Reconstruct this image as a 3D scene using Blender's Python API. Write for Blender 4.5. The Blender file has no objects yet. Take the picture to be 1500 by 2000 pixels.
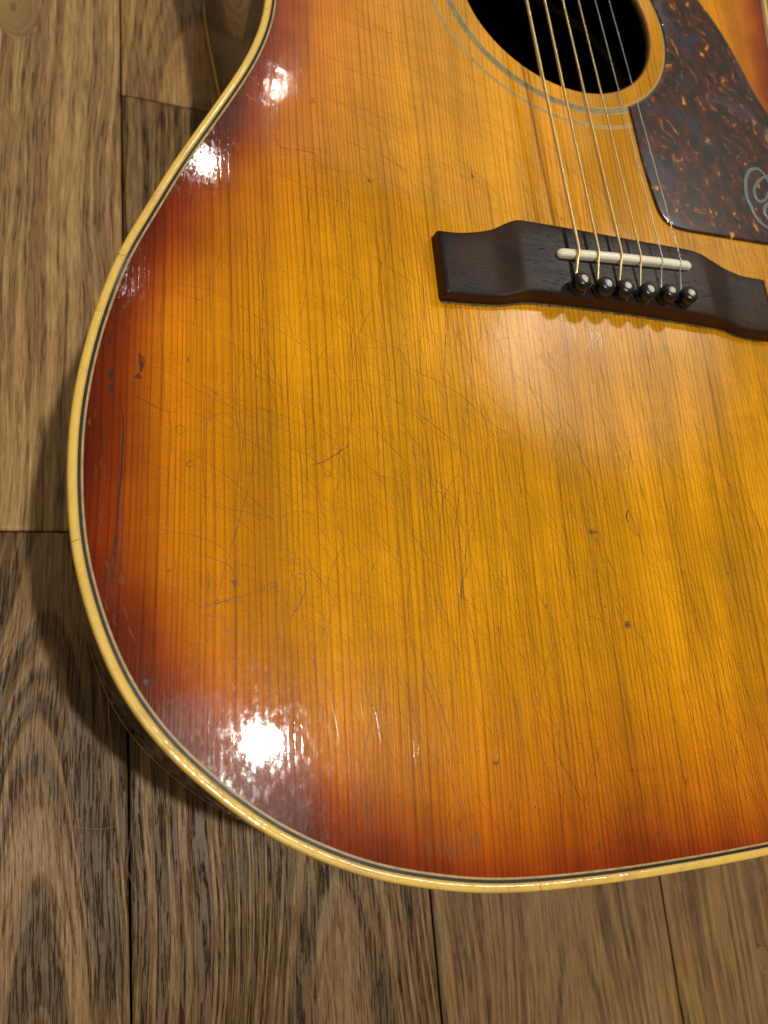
import bpy, bmesh, math, random
import numpy as np
from mathutils import Vector, Matrix, Euler
from mathutils.geometry import delaunay_2d_cdt

S = bpy.context.scene
COL = S.collection
MM = 0.001
random.seed(7)
rng = np.random.default_rng(11)

# ------------------------------------------------------------------ camera
cam_d = bpy.data.cameras.new('camera')
cam = bpy.data.objects.new('camera', cam_d)
COL.objects.link(cam)
cam.location = (-0.19177, -0.16899, 0.21990)
_az, _ay, _ax = -0.0878999, -0.3425042, 0.3046445
_c, _s = math.cos, math.sin
RX = Matrix(((1, 0, 0), (0, _c(_ax), -_s(_ax)), (0, _s(_ax), _c(_ax))))
RY = Matrix(((_c(_ay), 0, _s(_ay)), (0, 1, 0), (-_s(_ay), 0, _c(_ay))))
RZ = Matrix(((_c(_az), -_s(_az), 0), (_s(_az), _c(_az), 0), (0, 0, 1)))
cam.rotation_euler = (RZ @ RY @ RX).to_euler()
cam_d.sensor_fit = 'VERTICAL'
cam_d.sensor_height = 36.0
cam_d.lens = 1463.4 / 2000 * 36.0
cam_d.clip_start = 0.005
cam_d.clip_end = 60
cam_d.dof.use_dof = True
cam_d.dof.focus_distance = 0.262
cam_d.dof.aperture_fstop = 11.0
S.camera = cam

# ------------------------------------------------------------------ light
S.view_settings.view_transform = 'Standard'
S.view_settings.look = 'None'
S.view_settings.exposure = 0.30
S.view_settings.gamma = 1.0
W = bpy.data.worlds.new('World')
S.world = W
W.use_nodes = True
bg = W.node_tree.nodes['Background']
bg.inputs[0].default_value = (1.0, 0.84, 0.60, 1)
bg.inputs[1].default_value = 0.14

def lamp(name, at, direction, dist, size, power, color, size_y=None, shape='DISK', spread=180):
    """ceiling lamp placed so that it stands in `direction` from the point `at`"""
    d = Vector(direction).normalized()
    l = bpy.data.lights.new(name, 'AREA')
    l.shape = shape
    l.size = size
    if size_y: l.size_y = size_y
    l.energy = power
    l.color = color
    l.spread = math.radians(spread)
    o = bpy.data.objects.new(name, l)
    o.location = Vector(at) + d * dist
    o.rotation_euler = (-d).to_track_quat('-Z', 'Y').to_euler()
    COL.objects.link(o)
    return o

lamp('ceiling_spot', (-.150, -.164, 0), (.15, -.06, 1), 2.1, .066, 17.5, (1, .95, .86))
lamp('ceiling_spot', (-.1597, .0258, 0), (.075, .92, 1), 2.9, .026, 1.1, (1, .93, .82))
lamp('ceiling_spot', (-.1333, .0759, 0), (.20, 1.09, 1), 3.2, .022, .6, (1, .90, .75))
lamp('ceiling_spot', (-.1863, -.0242, 0), (-.07, .70, 1), 2.6, .045, .8, (1, .95, .9), .15, 'RECTANGLE')
lamp('ceiling_spot', (-.0134, -.0300, 0), (.80, .70, 1), 2.7, .24, 12, (1, .95, .84))
# the lit wall beyond the neck and the bright patch of ceiling round the lamp
lamp('lit_wall', (-.03, .07, 0), (.42, 1.50, 1), 3.0, 2.2, 3.2, (1, .86, .80), 1.5, 'RECTANGLE')
lamp('lit_ceiling', (-.15, -.165, 0), (.06, -.14, 1), 2.4, .75, 1.1, (.86, .88, 1))

# ------------------------------------------------------------------ node helper
class NT:
    def __init__(s, name):
        s.m = bpy.data.materials.new(name)
        s.m.use_nodes = True
        s.t = s.m.node_tree
        s.b = s.t.nodes['Principled BSDF']
    def n(s, typ, **kw):
        x = s.t.nodes.new(typ)
        for k, v in kw.items(): setattr(x, k, v)
        return x
    def put(s, sock, v):
        if isinstance(v, bpy.types.NodeSocket): s.t.links.new(v, sock)
        elif v is not None:
            if isinstance(v, (tuple, list)) and len(v) == 3 and sock.type == 'RGBA': v = (*v, 1)
            sock.default_value = v
    def ma(s, op, a, b=None, c=None, clamp=False):
        x = s.n('ShaderNodeMath', operation=op, use_clamp=clamp)
        s.put(x.inputs[0], a)
        if b is not None: s.put(x.inputs[1], b)
        if c is not None: s.put(x.inputs[2], c)
        return x.outputs[0]
    def vm(s, op, a, b=None):
        x = s.n('ShaderNodeVectorMath', operation=op)
        s.put(x.inputs[0], a)
        if b is not None: s.put(x.inputs[1], b)
        return x.outputs[0]
    def xyz(s, v):
        x = s.n('ShaderNodeSeparateXYZ'); s.put(x.inputs[0], v); return x.outputs
    def vec(s, a=0., b=0., c=0.):
        x = s.n('ShaderNodeCombineXYZ')
        for i, v in enumerate((a, b, c)): s.put(x.inputs[i], v)
        return x.outputs[0]
    def noise(s, v, scale=1., detail=2., rough=.5, dist=0., out='Fac'):
        x = s.n('ShaderNodeTexNoise')
        s.put(x.inputs['Vector'], v); x.inputs['Scale'].default_value = scale
        x.inputs['Detail'].default_value = detail; x.inputs['Roughness'].default_value = rough
        x.inputs['Distortion'].default_value = dist
        return x.outputs[out]
    def ramp(s, f, stops, interp='LINEAR'):
        x = s.n('ShaderNodeValToRGB'); x.color_ramp.interpolation = interp
        el = x.color_ramp.elements
        while len(el) > 1: el.remove(el[-1])
        for i, (p, c) in enumerate(stops):
            e = el[0] if i == 0 else el.new(p)
            e.position = p
            e.color = (c, c, c, 1) if not isinstance(c, tuple) else (*c, 1)
        s.put(x.inputs[0], f); return x.outputs[0]
    def mr(s, v, a, b, c=0., d=1., clamp=True, t='LINEAR'):
        x = s.n('ShaderNodeMapRange', clamp=clamp, interpolation_type=t)
        for i, q in enumerate((v, a, b, c, d)): s.put(x.inputs[i], q)
        return x.outputs[0]
    def mix(s, f, a, b, typ='MIX'):
        x = s.n('ShaderNodeMix', data_type='RGBA', blend_type=typ)
        s.put(x.inputs[0], f); s.put(x.inputs[6], a); s.put(x.inputs[7], b)
        return x.outputs[2]
    def scale(s, c, f):
        x = s.n('ShaderNodeVectorMath', operation='SCALE')
        s.put(x.inputs[0], c); s.put(x.inputs[3], f); return x.outputs[0]
    def bump(s, h, strength=1., dist=.001, normal=None):
        x = s.n('ShaderNodeBump'); x.inputs['Strength'].default_value = strength
        x.inputs['Distance'].default_value = dist
        s.put(x.inputs['Height'], h)
        if normal is not None: s.put(x.inputs['Normal'], normal)
        return x.outputs[0]
    def pos(s):
        return s.n('ShaderNodeTexCoord').outputs['Object']
    def set(s, **kw):
        for k, v in kw.items(): s.put(s.b.inputs[k.replace('_', ' ')], v)
        return s.m

def curved(t, p):
    """soft mottling used by the plain materials"""
    return t.noise(p, 60, 3)

# ------------------------------------------------------------------ materials
def mat_soundboard():
    t = NT('aged_sunburst_spruce')
    P = t.pos(); x, y, z = t.xyz(P)
    e = t.n('ShaderNodeAttribute', attribute_name='edge').outputs['Fac']
    warp = t.noise(t.vec(t.ma('MULTIPLY', x, 9), t.ma('MULTIPLY', y, 3.2)), 1, 2)
    warp2 = t.noise(t.vec(t.ma('MULTIPLY', x, 60), t.ma('MULTIPLY', y, 11)), 1, 2)
    xs = t.ma('ADD', t.ma('ADD', x, t.ma('MULTIPLY', y, -.022)),
              t.ma('ADD', t.ma('MULTIPLY', t.ma('SUBTRACT', warp, .5), .010),
                   t.ma('MULTIPLY', t.ma('SUBTRACT', warp2, .5), .0007)))
    # growth rings, spacing breathing between 1.5 and 3 mm
    ph = t.ma('ADD', t.ma('DIVIDE', xs, .0020), t.ma('MULTIPLY', t.noise(t.vec(t.ma('MULTIPLY', xs, 45)), 1, 2), 9))
    fr = t.ma('FRACT', ph)
    line = t.mr(fr, .62, .92, 0, 1, t='SMOOTHSTEP')
    soft = t.ma('MULTIPLY', fr, fr)
    line = t.ma('MULTIPLY', line, t.mr(fr, .94, 1.0, 1, 0))
    lv = t.noise(t.vec(t.ma('MULTIPLY', xs, 260), t.ma('MULTIPLY', y, 14)), 1, 3)
    line = t.ma('MULTIPLY', line, t.mr(lv, .32, .62, .15, 1.))
    streak = t.noise(t.vec(t.ma('MULTIPLY', xs, 1300), t.ma('MULTIPLY', y, 26)), 1, 3, .6)
    broad = t.noise(t.vec(t.ma('MULTIPLY', xs, 55), t.ma('MULTIPLY', y, 3.5)), 1, 3, .55)
    cloud = t.noise(t.vec(t.ma('MULTIPLY', x, 15), t.ma('MULTIPLY', y, 15), 3.), 1, 3)
    silk = t.noise(t.vec(t.ma('MULTIPLY', x, 90), t.ma('MULTIPLY', y, 190), 8.), 1, 2, .6)
    sparkle = t.noise(t.vec(t.ma('MULTIPLY', x, 2600), t.ma('MULTIPLY', y, 1100)), 1, 2, .7)
    en = t.ma('ADD', e, t.ma('ADD', t.ma('MULTIPLY', t.ma('SUBTRACT', cloud, .5), .020),
                             t.ma('MULTIPLY', t.ma('SUBTRACT', broad, .5), .008)))
    # the sprayed rim is wider at the waist and the tail
    low = t.mr(y, -.140, -.205, 0, 1, t='SMOOTHSTEP')
    en = t.ma('ADD', t.ma('MULTIPLY', en, t.ma('SUBTRACT', 1., t.ma('MULTIPLY', low, .30))), t.ma('MULTIPLY', low, .0055))
    kx = t.ma('ADD', x, .175); ky = t.ma('ADD', y, .185)
    kd = t.ma('SQRT', t.ma('ADD', t.ma('MULTIPLY', kx, kx), t.ma('MULTIPLY', ky, ky)))
    en = t.ma('SUBTRACT', en, t.mr(kd, .02, .075, .006, 0, t='SMOOTHSTEP'))
    col = t.ramp(t.ma('MULTIPLY', en, 10), [(0.0, (.085, .0065, .0004)), (.05, (.17, .015, .0004)), (.11, (.32, .043, .0004)),
                                          (.16, (.47, .100, .0004)), (.23, (.66, .195, .0004)), (.34, (.75, .262, .0004)),
                                          (.60, (.79, .328, .0004)), (1., (.81, .356, .0004))])
    f = t.ma('MULTIPLY', t.mr(streak, .3, .7, .84, 1.12), t.mr(broad, .28, .72, .70, 1.22))
    f = t.ma('MULTIPLY', f, t.mr(cloud, .32, .68, .84, 1.12))
    f = t.ma('MULTIPLY', f, t.mr(silk, .3, .7, .95, 1.05))
    f = t.ma('MULTIPLY', f, t.mr(sparkle, .36, .72, .90, 1.22))  # fine sparkle of the wood painted in as brighter specks
    f = t.ma('MULTIPLY', f, t.mr(soft, 0, 1, 1.05, .88))
    # the right half of the book-matched top is a shade browner
    f = t.ma('MULTIPLY', f, t.mr(xs, .0085, .0095, 1, .90))
    col = t.scale(col, f)
    col = t.mix(t.ma('MULTIPLY', line, .66), col, t.mix(1, col, (.50, .26, .20, 1), 'MULTIPLY'))
    # fine hair cracks in the old lacquer: bump only
    # orange peel and grain print-through in the lacquer
    wob = t.noise(t.vec(t.ma('MULTIPLY', x, 70), t.ma('MULTIPLY', y, 45)), 1, 3, .55)
    peel = t.noise(t.vec(t.ma('MULTIPLY', x, 620), t.ma('MULTIPLY', y, 420)), 1, 4, .65)
    h = t.ma('ADD', t.ma('MULTIPLY', wob, .085), t.ma('ADD', t.ma('MULTIPLY', t.noise(t.vec(t.ma('MULTIPLY', x, 230), t.ma('MULTIPLY', y, 150)), 1, 4, .6), .030), t.ma('MULTIPLY', peel, .0105)))
    h = t.ma('SUBTRACT', h, t.ma('MULTIPLY', line, .0022))
    h = t.ma('ADD', h, t.ma('MULTIPLY', t.noise(t.vec(t.ma('MULTIPLY', xs, 330), t.ma('MULTIPLY', y, 7)), 1, 2), .0025))
    nrm = t.bump(h, 1., .0009)
    # the lacquer is hazed and crazed behind the bridge, and a little by the lower bout
    hx = t.ma('ADD', x, .002); hy = t.ma('ADD', y, .042)
    hz = t.ma('SQRT', t.ma('ADD', t.ma('MULTIPLY', hx, hx), t.ma('MULTIPLY', t.ma('MULTIPLY', hy, hy), 1.6)))
    haze = t.mr(hz, .012, .095, 1, 0, t='SMOOTHSTEP')
    b2 = t.bump(streak, .35, .0004)
    rough = t.ma('ADD', t.mr(t.noise(P, 34, 4, .6), .35, .7, .025, .06), t.mr(t.noise(t.vec(t.ma('MULTIPLY', x, 500), t.ma('MULTIPLY', y, 230)), 1, 4, .7), .48, .74, 0, .10))
    rough = t.ma('ADD', rough, t.ma('MULTIPLY', haze, .42))
    return t.set(Base_Color=col, Roughness=.24, Normal=b2, Coat_Weight=1., Coat_Roughness=rough,
                 Coat_IOR=1.5, Coat_Normal=nrm, Specular_IOR_Level=.10, Specular_Tint=(1, .62, .40))

def mat_plain(name, c, rough=.35, coat=0., var=.15, bump=0., scale=120, tint=None, coat_r=.12, metal=0.):
    t = NT(name); P = t.pos()
    f = t.noise(P, scale, 4, .6)
    col = t.mix(t.mr(f, .3, .7, 0, 1), tuple(v * (1 - var) for v in c), tuple(min(1, v * (1 + var)) for v in c))
    if tint: col = t.mix(t.mr(t.noise(P, 38, 3, .6), .48, .72, 0, .8), col, tint)
    kw = dict(Base_Color=col, Roughness=t.mr(f, .3, .7, rough * .8, rough * 1.2), Coat_Weight=coat, Coat_Roughness=coat_r, Metallic=metal)
    if bump: kw['Normal'] = t.bump(t.noise(P, scale * 3, 3), bump, .0004)
    return t.set(**kw)

def mat_binding():
    t = NT('yellowed_binding'); P = t.pos()
    a = t.noise(P, 28, 3, .6); b = t.noise(P, 420, 3, .7)
    col = t.mix(t.mr(a, .3, .7, 0, 1), (.92, .60, .085), (.86, .57, .12))
    col = t.mix(t.mr(b, .62, .74, 0, .6), col, (.42, .22, .05))
    col = t.mix(t.mr(t.noise(P, 75, 4, .7), .50, .70, 0, .75), col, (.62, .34, .07))
    return t.set(Base_Color=col, Roughness=.4, Coat_Weight=.8, Coat_Roughness=.12,
                 Coat_Normal=t.bump(t.noise(P, 150, 3), .5, .0005))

def mat_side():
    t = NT('dark_mahogany_side'); P = t.pos(); x, y, z = t.xyz(P)
    g = t.noise(t.vec(t.ma('MULTIPLY', x, 12), t.ma('MULTIPLY', y, 12), t.ma('MULTIPLY', z, 420)), 1, 4, .6)
    col = t.mix(t.mr(g, .3, .7, 0, 1), (.016, .007, .003), (.042, .018, .007))
    return t.set(Base_Color=col, Roughness=.3, Coat_Weight=1., Coat_Roughness=.035, Coat_IOR=1.65,
                 Coat_Normal=t.bump(t.noise(P, 30, 2), .3, .0006))

def mat_rosewood():
    t = NT('worn_rosewood'); P = t.pos(); x, y, z = t.xyz(P)
    g = t.noise(t.vec(t.ma('MULTIPLY', x, 45), t.ma('MULTIPLY', y, 1500), t.ma('MULTIPLY', z, 900)), 1, 4, .65)
    d = t.noise(t.vec(t.ma('MULTIPLY', x, 260), t.ma('MULTIPLY', y, 2600), t.ma('MULTIPLY', z, 2000)), 1, 3, .6)
    c = t.noise(P, 42, 3)
    col = t.mix(t.mr(g, .3, .72, 0, 1), (.004, .0036, .004), (.014, .010, .009))
    col = t.mix(t.mr(c, .42, .60, 0, .75), col, (.040, .014, .007))
    # worn brown arrises: brown where the top falls away to the sides
    nx, ny, nz = t.xyz(t.n('ShaderNodeNewGeometry').outputs['Normal'])
    col = t.mix(t.mr(nz, .93, .55, 0, .85), col, (.060, .018, .007))
    pores = t.mr(d, .62, .70, 0, 1)
    col = t.mix(t.ma('MULTIPLY', pores, .6), col, (.004, .003, .003))
    h = t.ma('SUBTRACT', t.ma('MULTIPLY', g, .3), pores)
    return t.set(Base_Color=col, Roughness=t.mr(g, .3, .7, .34, .46), Specular_IOR_Level=.22, Normal=t.bump(h, .35, .0003))

def mat_guard():
    t = NT('tortoise_celluloid'); P = t.pos(); x, y, z = t.xyz(P)
    w = t.noise(P, 45, 2, .5, 0, 'Color')
    q = t.vm('ADD', P, t.scale(t.vm('SUBTRACT', w, (.5, .5, .5)), .022))
    qx, qy, qz = t.xyz(q)
    r1 = t.vec(t.ma('ADD', t.ma('MULTIPLY', qx, 330), t.ma('MULTIPLY', qy, 130)), t.ma('ADD', t.ma('MULTIPLY', qy, 130), t.ma('MULTIPLY', qx, -60)), 1.)
    a = t.noise(r1, 1, 5, .68, .25)
    r2 = t.vec(t.ma('MULTIPLY', qx, 150), t.ma('MULTIPLY', qy, 90), 5.)
    b = t.noise(r2, 1, 5, .66, .5)
    dens = t.noise(P, 40, 2)
    base = t.mix(t.mr(b, .42, .60, 0, 1), (.005, .003, .004), (.075, .009, .003))
    fa = t.ma('MULTIPLY', t.mr(a, .56, .66, 0, 1), t.mr(dens, .40, .56, .15, 1))
    fb = t.mr(b, .62, .67, 0, 1)
    col = t.mix(fa, base, (.42, .12, .008))
    col = t.mix(fb, col, (.80, .36, .02))
    col = t.mix(t.mr(t.noise(r1, 2.6, 3, .6), .62, .72, 0, .6), col, (.20, .06, .015))
    col = t.mix(t.mr(t.noise(P, 52, 3, .5, .6), .54, .62, 0, .55), col, (.030, .036, .075))  # bluish reflections painted into the celluloid colour as patches
    return t.set(Base_Color=col, Roughness=.3, Coat_Weight=1., Coat_Roughness=.06, Coat_IOR=1.42,
                 Coat_Normal=t.bump(t.noise(P, 28, 3), .5, .0010), Specular_IOR_Level=.2)

def mat_fleckline(name, c, alpha, coat=.25):
    t = NT(name); P = t.pos()
    f = t.noise(P, 260, 3, .6)
    t.set(Base_Color=c, Roughness=.4, Coat_Weight=coat, Coat_Roughness=.1,
          Alpha=t.mr(f, .35, .65, alpha * .35, alpha))
    return t.m

def mat_string(name, c, wound):
    t = NT(name); P = t.pos(); x, y, z = t.xyz(P)
    kw = dict(Base_Color=c, Metallic=1., Roughness=.36)
    if wound:
        w = t.n('ShaderNodeTexWave', wave_type='BANDS', bands_direction='Y')
        w.inputs['Scale'].default_value = 700; w.inputs['Distortion'].default_value = 0
        t.put(w.inputs['Vector'], P)
        kw['Normal'] = t.bump(w.outputs['Fac'], .5, .0001)
    return t.set(**kw)

def mat_oak(name, seed, dark=0., cath=None, knots=(), tone=(1, 1, 1), brushed=.5, fig=.5):
    """brushed, smoked oak board; cath = (x, y, half width) of an arched figure"""
    t = NT(name); P = t.pos(); x, y, z = t.xyz(P)
    sx = seed * 3.17; sy = seed * 1.91
    W1 = t.noise(t.vec(t.ma('ADD', t.ma('MULTIPLY', x, 7), sx), t.ma('ADD', t.ma('MULTIPLY', y, 4.5), sy)), 1, 2)
    W2 = t.noise(t.vec(t.ma('ADD', t.ma('MULTIPLY', x, 55), sx), t.ma('ADD', t.ma('MULTIPLY', y, 20), sy)), 1, 3)
    u = t.ma('ADD', x, t.ma('ADD', t.ma('MULTIPLY', t.ma('SUBTRACT', W1, .5), .024), t.ma('MULTIPLY', t.ma('SUBTRACT', W2, .5), .0016)))
    if cath:
        dx = t.ma('SUBTRACT', u, cath[0]); dy = t.ma('MULTIPLY', t.ma('SUBTRACT', y, cath[1]), cath[2])
        u2 = t.ma('SQRT', t.ma('ADD', t.ma('MULTIPLY', dx, dx), t.ma('MULTIPLY', dy, dy)))
        wgt = t.mr(u2, cath[3] * .5, cath[3], 1, 0, t='SMOOTHSTEP')
        u = t.ma('ADD', t.ma('MULTIPLY', u2, wgt), t.ma('MULTIPLY', u, t.ma('SUBTRACT', 1., wgt)))
    us = t.ma('ADD', x, t.ma('ADD', t.ma('MULTIPLY', t.ma('SUBTRACT', W1, .5), .020), t.ma('MULTIPLY', t.ma('SUBTRACT', W2, .5), .0020)))
    kn = None
    for kx, ky, kr in knots:
        dx = t.ma('SUBTRACT', x, kx); dy = t.ma('MULTIPLY', t.ma('SUBTRACT', y, ky), .55)
        wv = t.ma('MULTIPLY', t.ma('SUBTRACT', W1, .5), .03)
        r = t.ma('ADD', t.ma('SQRT', t.ma('ADD', t.ma('MULTIPLY', dx, dx), t.ma('MULTIPLY', dy, dy))), wv)
        w = t.mr(r, kr * .3, kr * 4.5, 1, 0, t='SMOOTHERSTEP')
        us = t.ma('ADD', t.ma('MULTIPLY', r, w), t.ma('MULTIPLY', us, t.ma('SUBTRACT', 1., w)))
        u = t.ma('ADD', t.ma('MULTIPLY', r, w), t.ma('MULTIPLY', u, t.ma('SUBTRACT', 1., w)))
        k = t.mr(r, kr * .55, kr * 1.1, 1, 0, t='SMOOTHSTEP')
        kn = k if kn is None else t.ma('MAXIMUM', kn, k)
    rings = t.noise(t.vec(t.ma('ADD', t.ma('MULTIPLY', u, 230), sx), t.ma('MULTIPLY', y, 3.0)), 1, 3, .6)
    fib = t.noise(t.vec(t.ma('ADD', t.ma('MULTIPLY', us, 1700), sx), t.ma('MULTIPLY', y, 70)), 1, 4, .65)
    fib2 = t.noise(t.vec(t.ma('ADD', t.ma('MULTIPLY', us, 620), sy), t.ma('MULTIPLY', y, 17)), 1, 4, .62)
    pore = t.noise(t.vec(t.ma('ADD', t.ma('MULTIPLY', us, 1050), sy), t.ma('MULTIPLY', y, 42), 4.), 1, 3, .6)
    early = t.mr(rings, .47, .55, 0, 1)
    pores = t.ma('MULTIPLY', t.mr(pore, .53, .61, 0, 1), t.mr(early, 0, 1, .22, 1))
    cloud = t.noise(t.vec(t.ma('ADD', t.ma('MULTIPLY', x, 22), sx), t.ma('MULTIPLY', y, 9)), 1, 4, .6)
    T = lambda c: tuple(a * b * (1 - dark) * k for a, b, k in zip(c, tone, (1, .96, .84)))
    col = t.mix(t.mr(fib2, .34, .64, 0, 1), T((.120, .068, .027)), T((.370, .225, .096)))
    col = t.mix(t.mr(cloud, .35, .68, 0, .55), col, T((.165, .098, .046)))
    col = t.mix(t.mr(fib, .42, .62, 0, .62), col, T((.450, .285, .125)))
    col = t.mix(t.ma('MULTIPLY', early, fig), col, T((.085, .047, .022)))
    col = t.mix(t.ma('MULTIPLY', pores, .70), col, T((.034, .019, .009)))
    if kn is not None:
        col = t.mix(t.ma('MULTIPLY', kn, .6), col, T((.045, .018, .009)))
    h = t.ma('ADD', t.ma('MULTIPLY', pores, -1.2), t.ma('ADD', t.ma('MULTIPLY', fib2, .5), t.ma('MULTIPLY', early, -.4)))
    rough = t.mr(cloud, .3, .7, .27, .44)
    return t.set(Base_Color=col, Roughness=rough, Specular_IOR_Level=.28, Normal=t.bump(h, brushed, .0010))

M = dict(
    top=mat_soundboard(), bind=mat_binding(), side=mat_side(), rose=mat_rosewood(), guard=mat_guard(),
    black=mat_plain('black_purfling', (.010, .009, .008), .5, .15, .3),
    cream=mat_plain('cream_purfling', (.50, .33, .12), .45, .3, .3, scale=300),
    sideline=mat_plain('side_purfling', (.03, .02, .012), .3, .6),
    bone=mat_plain('bone_saddle', (.95, .88, .68), .42, .15, .08, .1, 90),
    pin=mat_plain('ebony_pin', (.007, .007, .008), .30, .2, .2),
    pearl=mat_plain('pearl_dot', (.60, .57, .48), .45, .1, .25, scale=700),
    ringy=mat_plain('rosette_yellow', (.55, .35, .09), .45, .2, .2, scale=300),
    ringg=mat_plain('rosette_green', (.25, .195, .065), .45, .2, .35, scale=400),
    ringw=mat_plain('rosette_pale', (.38, .32, .17), .45, .2, .3, scale=400),
    inner=mat_plain('inner_shade_wood', (.034, .019, .009), .8, 0, .3),  # coloured near black to carry the shade inside the body
    lip=mat_plain('raw_spruce_edge', (.26, .13, .045), .6, 0, .25, scale=300),
    bronze=mat_string('bronze_winding', (.96, .74, .38), True),
    steel=mat_string('plain_steel', (.72, .72, .72), False),
    emblem=mat_plain('grey_metal_script', (.13, .14, .145), .5, .1, .25, .25, 260),
    check=mat_fleckline('lacquer_check', (.14, .036, .003), .72),
    checkl=mat_fleckline('lacquer_check_faint', (.17, .050, .004), .60),
    crack=mat_fleckline('open_crack', (.020, .007, .004), 1.0),
    dent=mat_fleckline('bruised_lacquer', (.035, .014, .012), .9),
    dentl=mat_fleckline('brown_stain', (.16, .055, .012), .62),
    scuff=mat_fleckline('scuffed_lacquer', (.30, .13, .03), .45, 1.),
    grime=mat_fleckline('grime', (.055, .045, .020), .9, 0.),
    wear=mat_plain('lifted_lacquer', (.48, .30, .22), .3, .6, .2, .5, 300),
    fret=mat_plain('fret_metal', (.6, .58, .52), .3, 0, .1, metal=1.),
    gap=mat_plain('dusty_joint', (.020, .014, .008), .8, 0, .3),
    thread=mat_plain('pale_thread', (.55, .5, .42), .6, 0, .1),
)

# ------------------------------------------------------------------ mesh helpers
def mesh_obj(name, verts, faces, mat, parent=None, smooth=True, mats=None, idx=None):
    me = bpy.data.meshes.new(name)
    me.from_pydata([tuple(v) for v in verts], [], [tuple(f) for f in faces])
    me.update()
    for m in (mats or [mat]): me.materials.append(m)
    if idx is not None: me.polygons.foreach_set('material_index', idx)
    if smooth: me.polygons.foreach_set('use_smooth', [True] * len(me.polygons))
    o = bpy.data.objects.new(name, me)
    COL.objects.link(o)
    if parent: o.parent = parent
    return o

def bm_obj(name, bm, mat, parent=None, smooth=True):
    me = bpy.data.meshes.new(name); bm.to_mesh(me); bm.free()
    me.materials.append(mat)
    if smooth: me.polygons.foreach_set('use_smooth', [True] * len(me.polygons))
    o = bpy.data.objects.new(name, me); COL.objects.link(o)
    if parent: o.parent = parent
    return o

def catmull(pts, n):
    pts = [np.array(p, float) for p in pts]
    P = [2 * pts[0] - pts[1]] + pts + [2 * pts[-1] - pts[-2]]
    out = []
    for i in range(1, len(P) - 2):
        for k in range(n):
            t = k / n
            out.append(.5 * ((2 * P[i]) + (-P[i - 1] + P[i + 1]) * t + (2 * P[i - 1] - 5 * P[i] + 4 * P[i + 1] - P[i + 2]) * t * t
                             + (-P[i - 1] + 3 * P[i] - 3 * P[i + 1] + P[i + 2]) * t ** 3))
    out.append(P[-2])
    return np.array(out)

def resample(pts, n, closed=False):
    pts = np.array(pts, float)
    if closed: pts = np.vstack([pts, pts[:1]])
    s = np.r_[0, np.cumsum(np.hypot(*np.diff(pts[:, :2], axis=0).T))]
    t = np.linspace(0, s[-1], n + (1 if closed else 0))
    if closed: t = t[:-1]
    return np.stack([np.interp(t, s, pts[:, i]) for i in range(pts.shape[1])], 1)

# ------------------------------------------------------------------ guitar outline (metres, seen from above, neck towards +y)
LEFT = [(0, -223.6), (-12.7, -223.5), (-34.4, -223.2), (-54.5, -222.4), (-73.5, -221.1), (-91.5, -218.6), (-116.4, -212.2), (-130.1, -206.6),
        (-142.7, -200.1), (-152.9, -193.4), (-162.3, -185.5), (-170.5, -178), (-178.6, -169.2), (-184.7, -160.7), (-190, -151.5),
        (-195.9, -136.7), (-198.1, -128.7), (-200.5, -120.1), (-202.1, -109.5), (-202.9, -98.6), (-203.2, -84.4), (-202.6, -72.8),
        (-201, -60), (-198.4, -46), (-195.2, -33.5), (-190.6, -18.1), (-186.6, -9), (-179.3, 6.9), (-175.9, 14.8), (-170.7, 25.3),
        (-164.2, 37.8), (-159.2, 47.2), (-153.5, 58.5), (-148.4, 68.6), (-143.2, 81.6), (-139.8, 92.5), (-138, 103.1), (-136.6, 118), (-136.2, 133),
        (-136.9, 150), (-139, 168), (-142, 188), (-145, 210), (-146.3, 232), (-143, 256), (-130, 281), (-106, 300), (-74, 311), (-38, 316), (0, 317)]
L = catmull([(a * MM, b * MM) for a, b in LEFT], 10)
ring = np.vstack([L, (L * [-1, 1])[::-1][1:-1]])
ring = resample(ring, 720, True)
for _ in range(22):
    ring = .5 * ring + .25 * (np.roll(ring, 1, 0) + np.roll(ring, -1, 0))
tan = np.roll(ring, -1, 0) - np.roll(ring, 1, 0)
tan /= np.hypot(*tan.T)[:, None]
inn = np.stack([tan[:, 1], -tan[:, 0]], 1)      # points inwards for this winding
if ((ring[0] + inn[0] * .01) - np.array([0, 0])).dot(ring[0]) > ring[0].dot(ring[0]): inn = -inn
NR = len(ring)

def edge_dist(P):
    P = np.atleast_2d(P)[:, :2]
    out = np.empty(len(P))
    A = ring; B = np.roll(ring, -1, 0); D = B - A; DD = (D ** 2).sum(1)
    for i in range(0, len(P), 800):
        q = P[i:i + 800, None, :] - A[None]
        t = np.clip((q * D[None]).sum(2) / DD, 0, 1)
        r = q - t[..., None] * D[None]
        out[i:i + 800] = np.sqrt((r ** 2).sum(2).min(1))
    return out

BW = .0027; BK = .0037; CR = .0043     # binding, black line, cream line: distance of their inner edges from the outline
def ztop_e(e, x, y):
    z = .0024 * (1 - np.exp(-np.maximum(e, 0) / .055)) + .00004 * np.exp(-np.maximum(e - CR, 0) / .0022)
    return z + .0009 * np.exp(-((x / .055) ** 2 + ((y + .040) / .034) ** 2))
def ztop(x, y):
    p = np.array([[x, y]], float)
    return float(ztop_e(edge_dist(p), np.array([x]), np.array([y]))[0])

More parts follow.
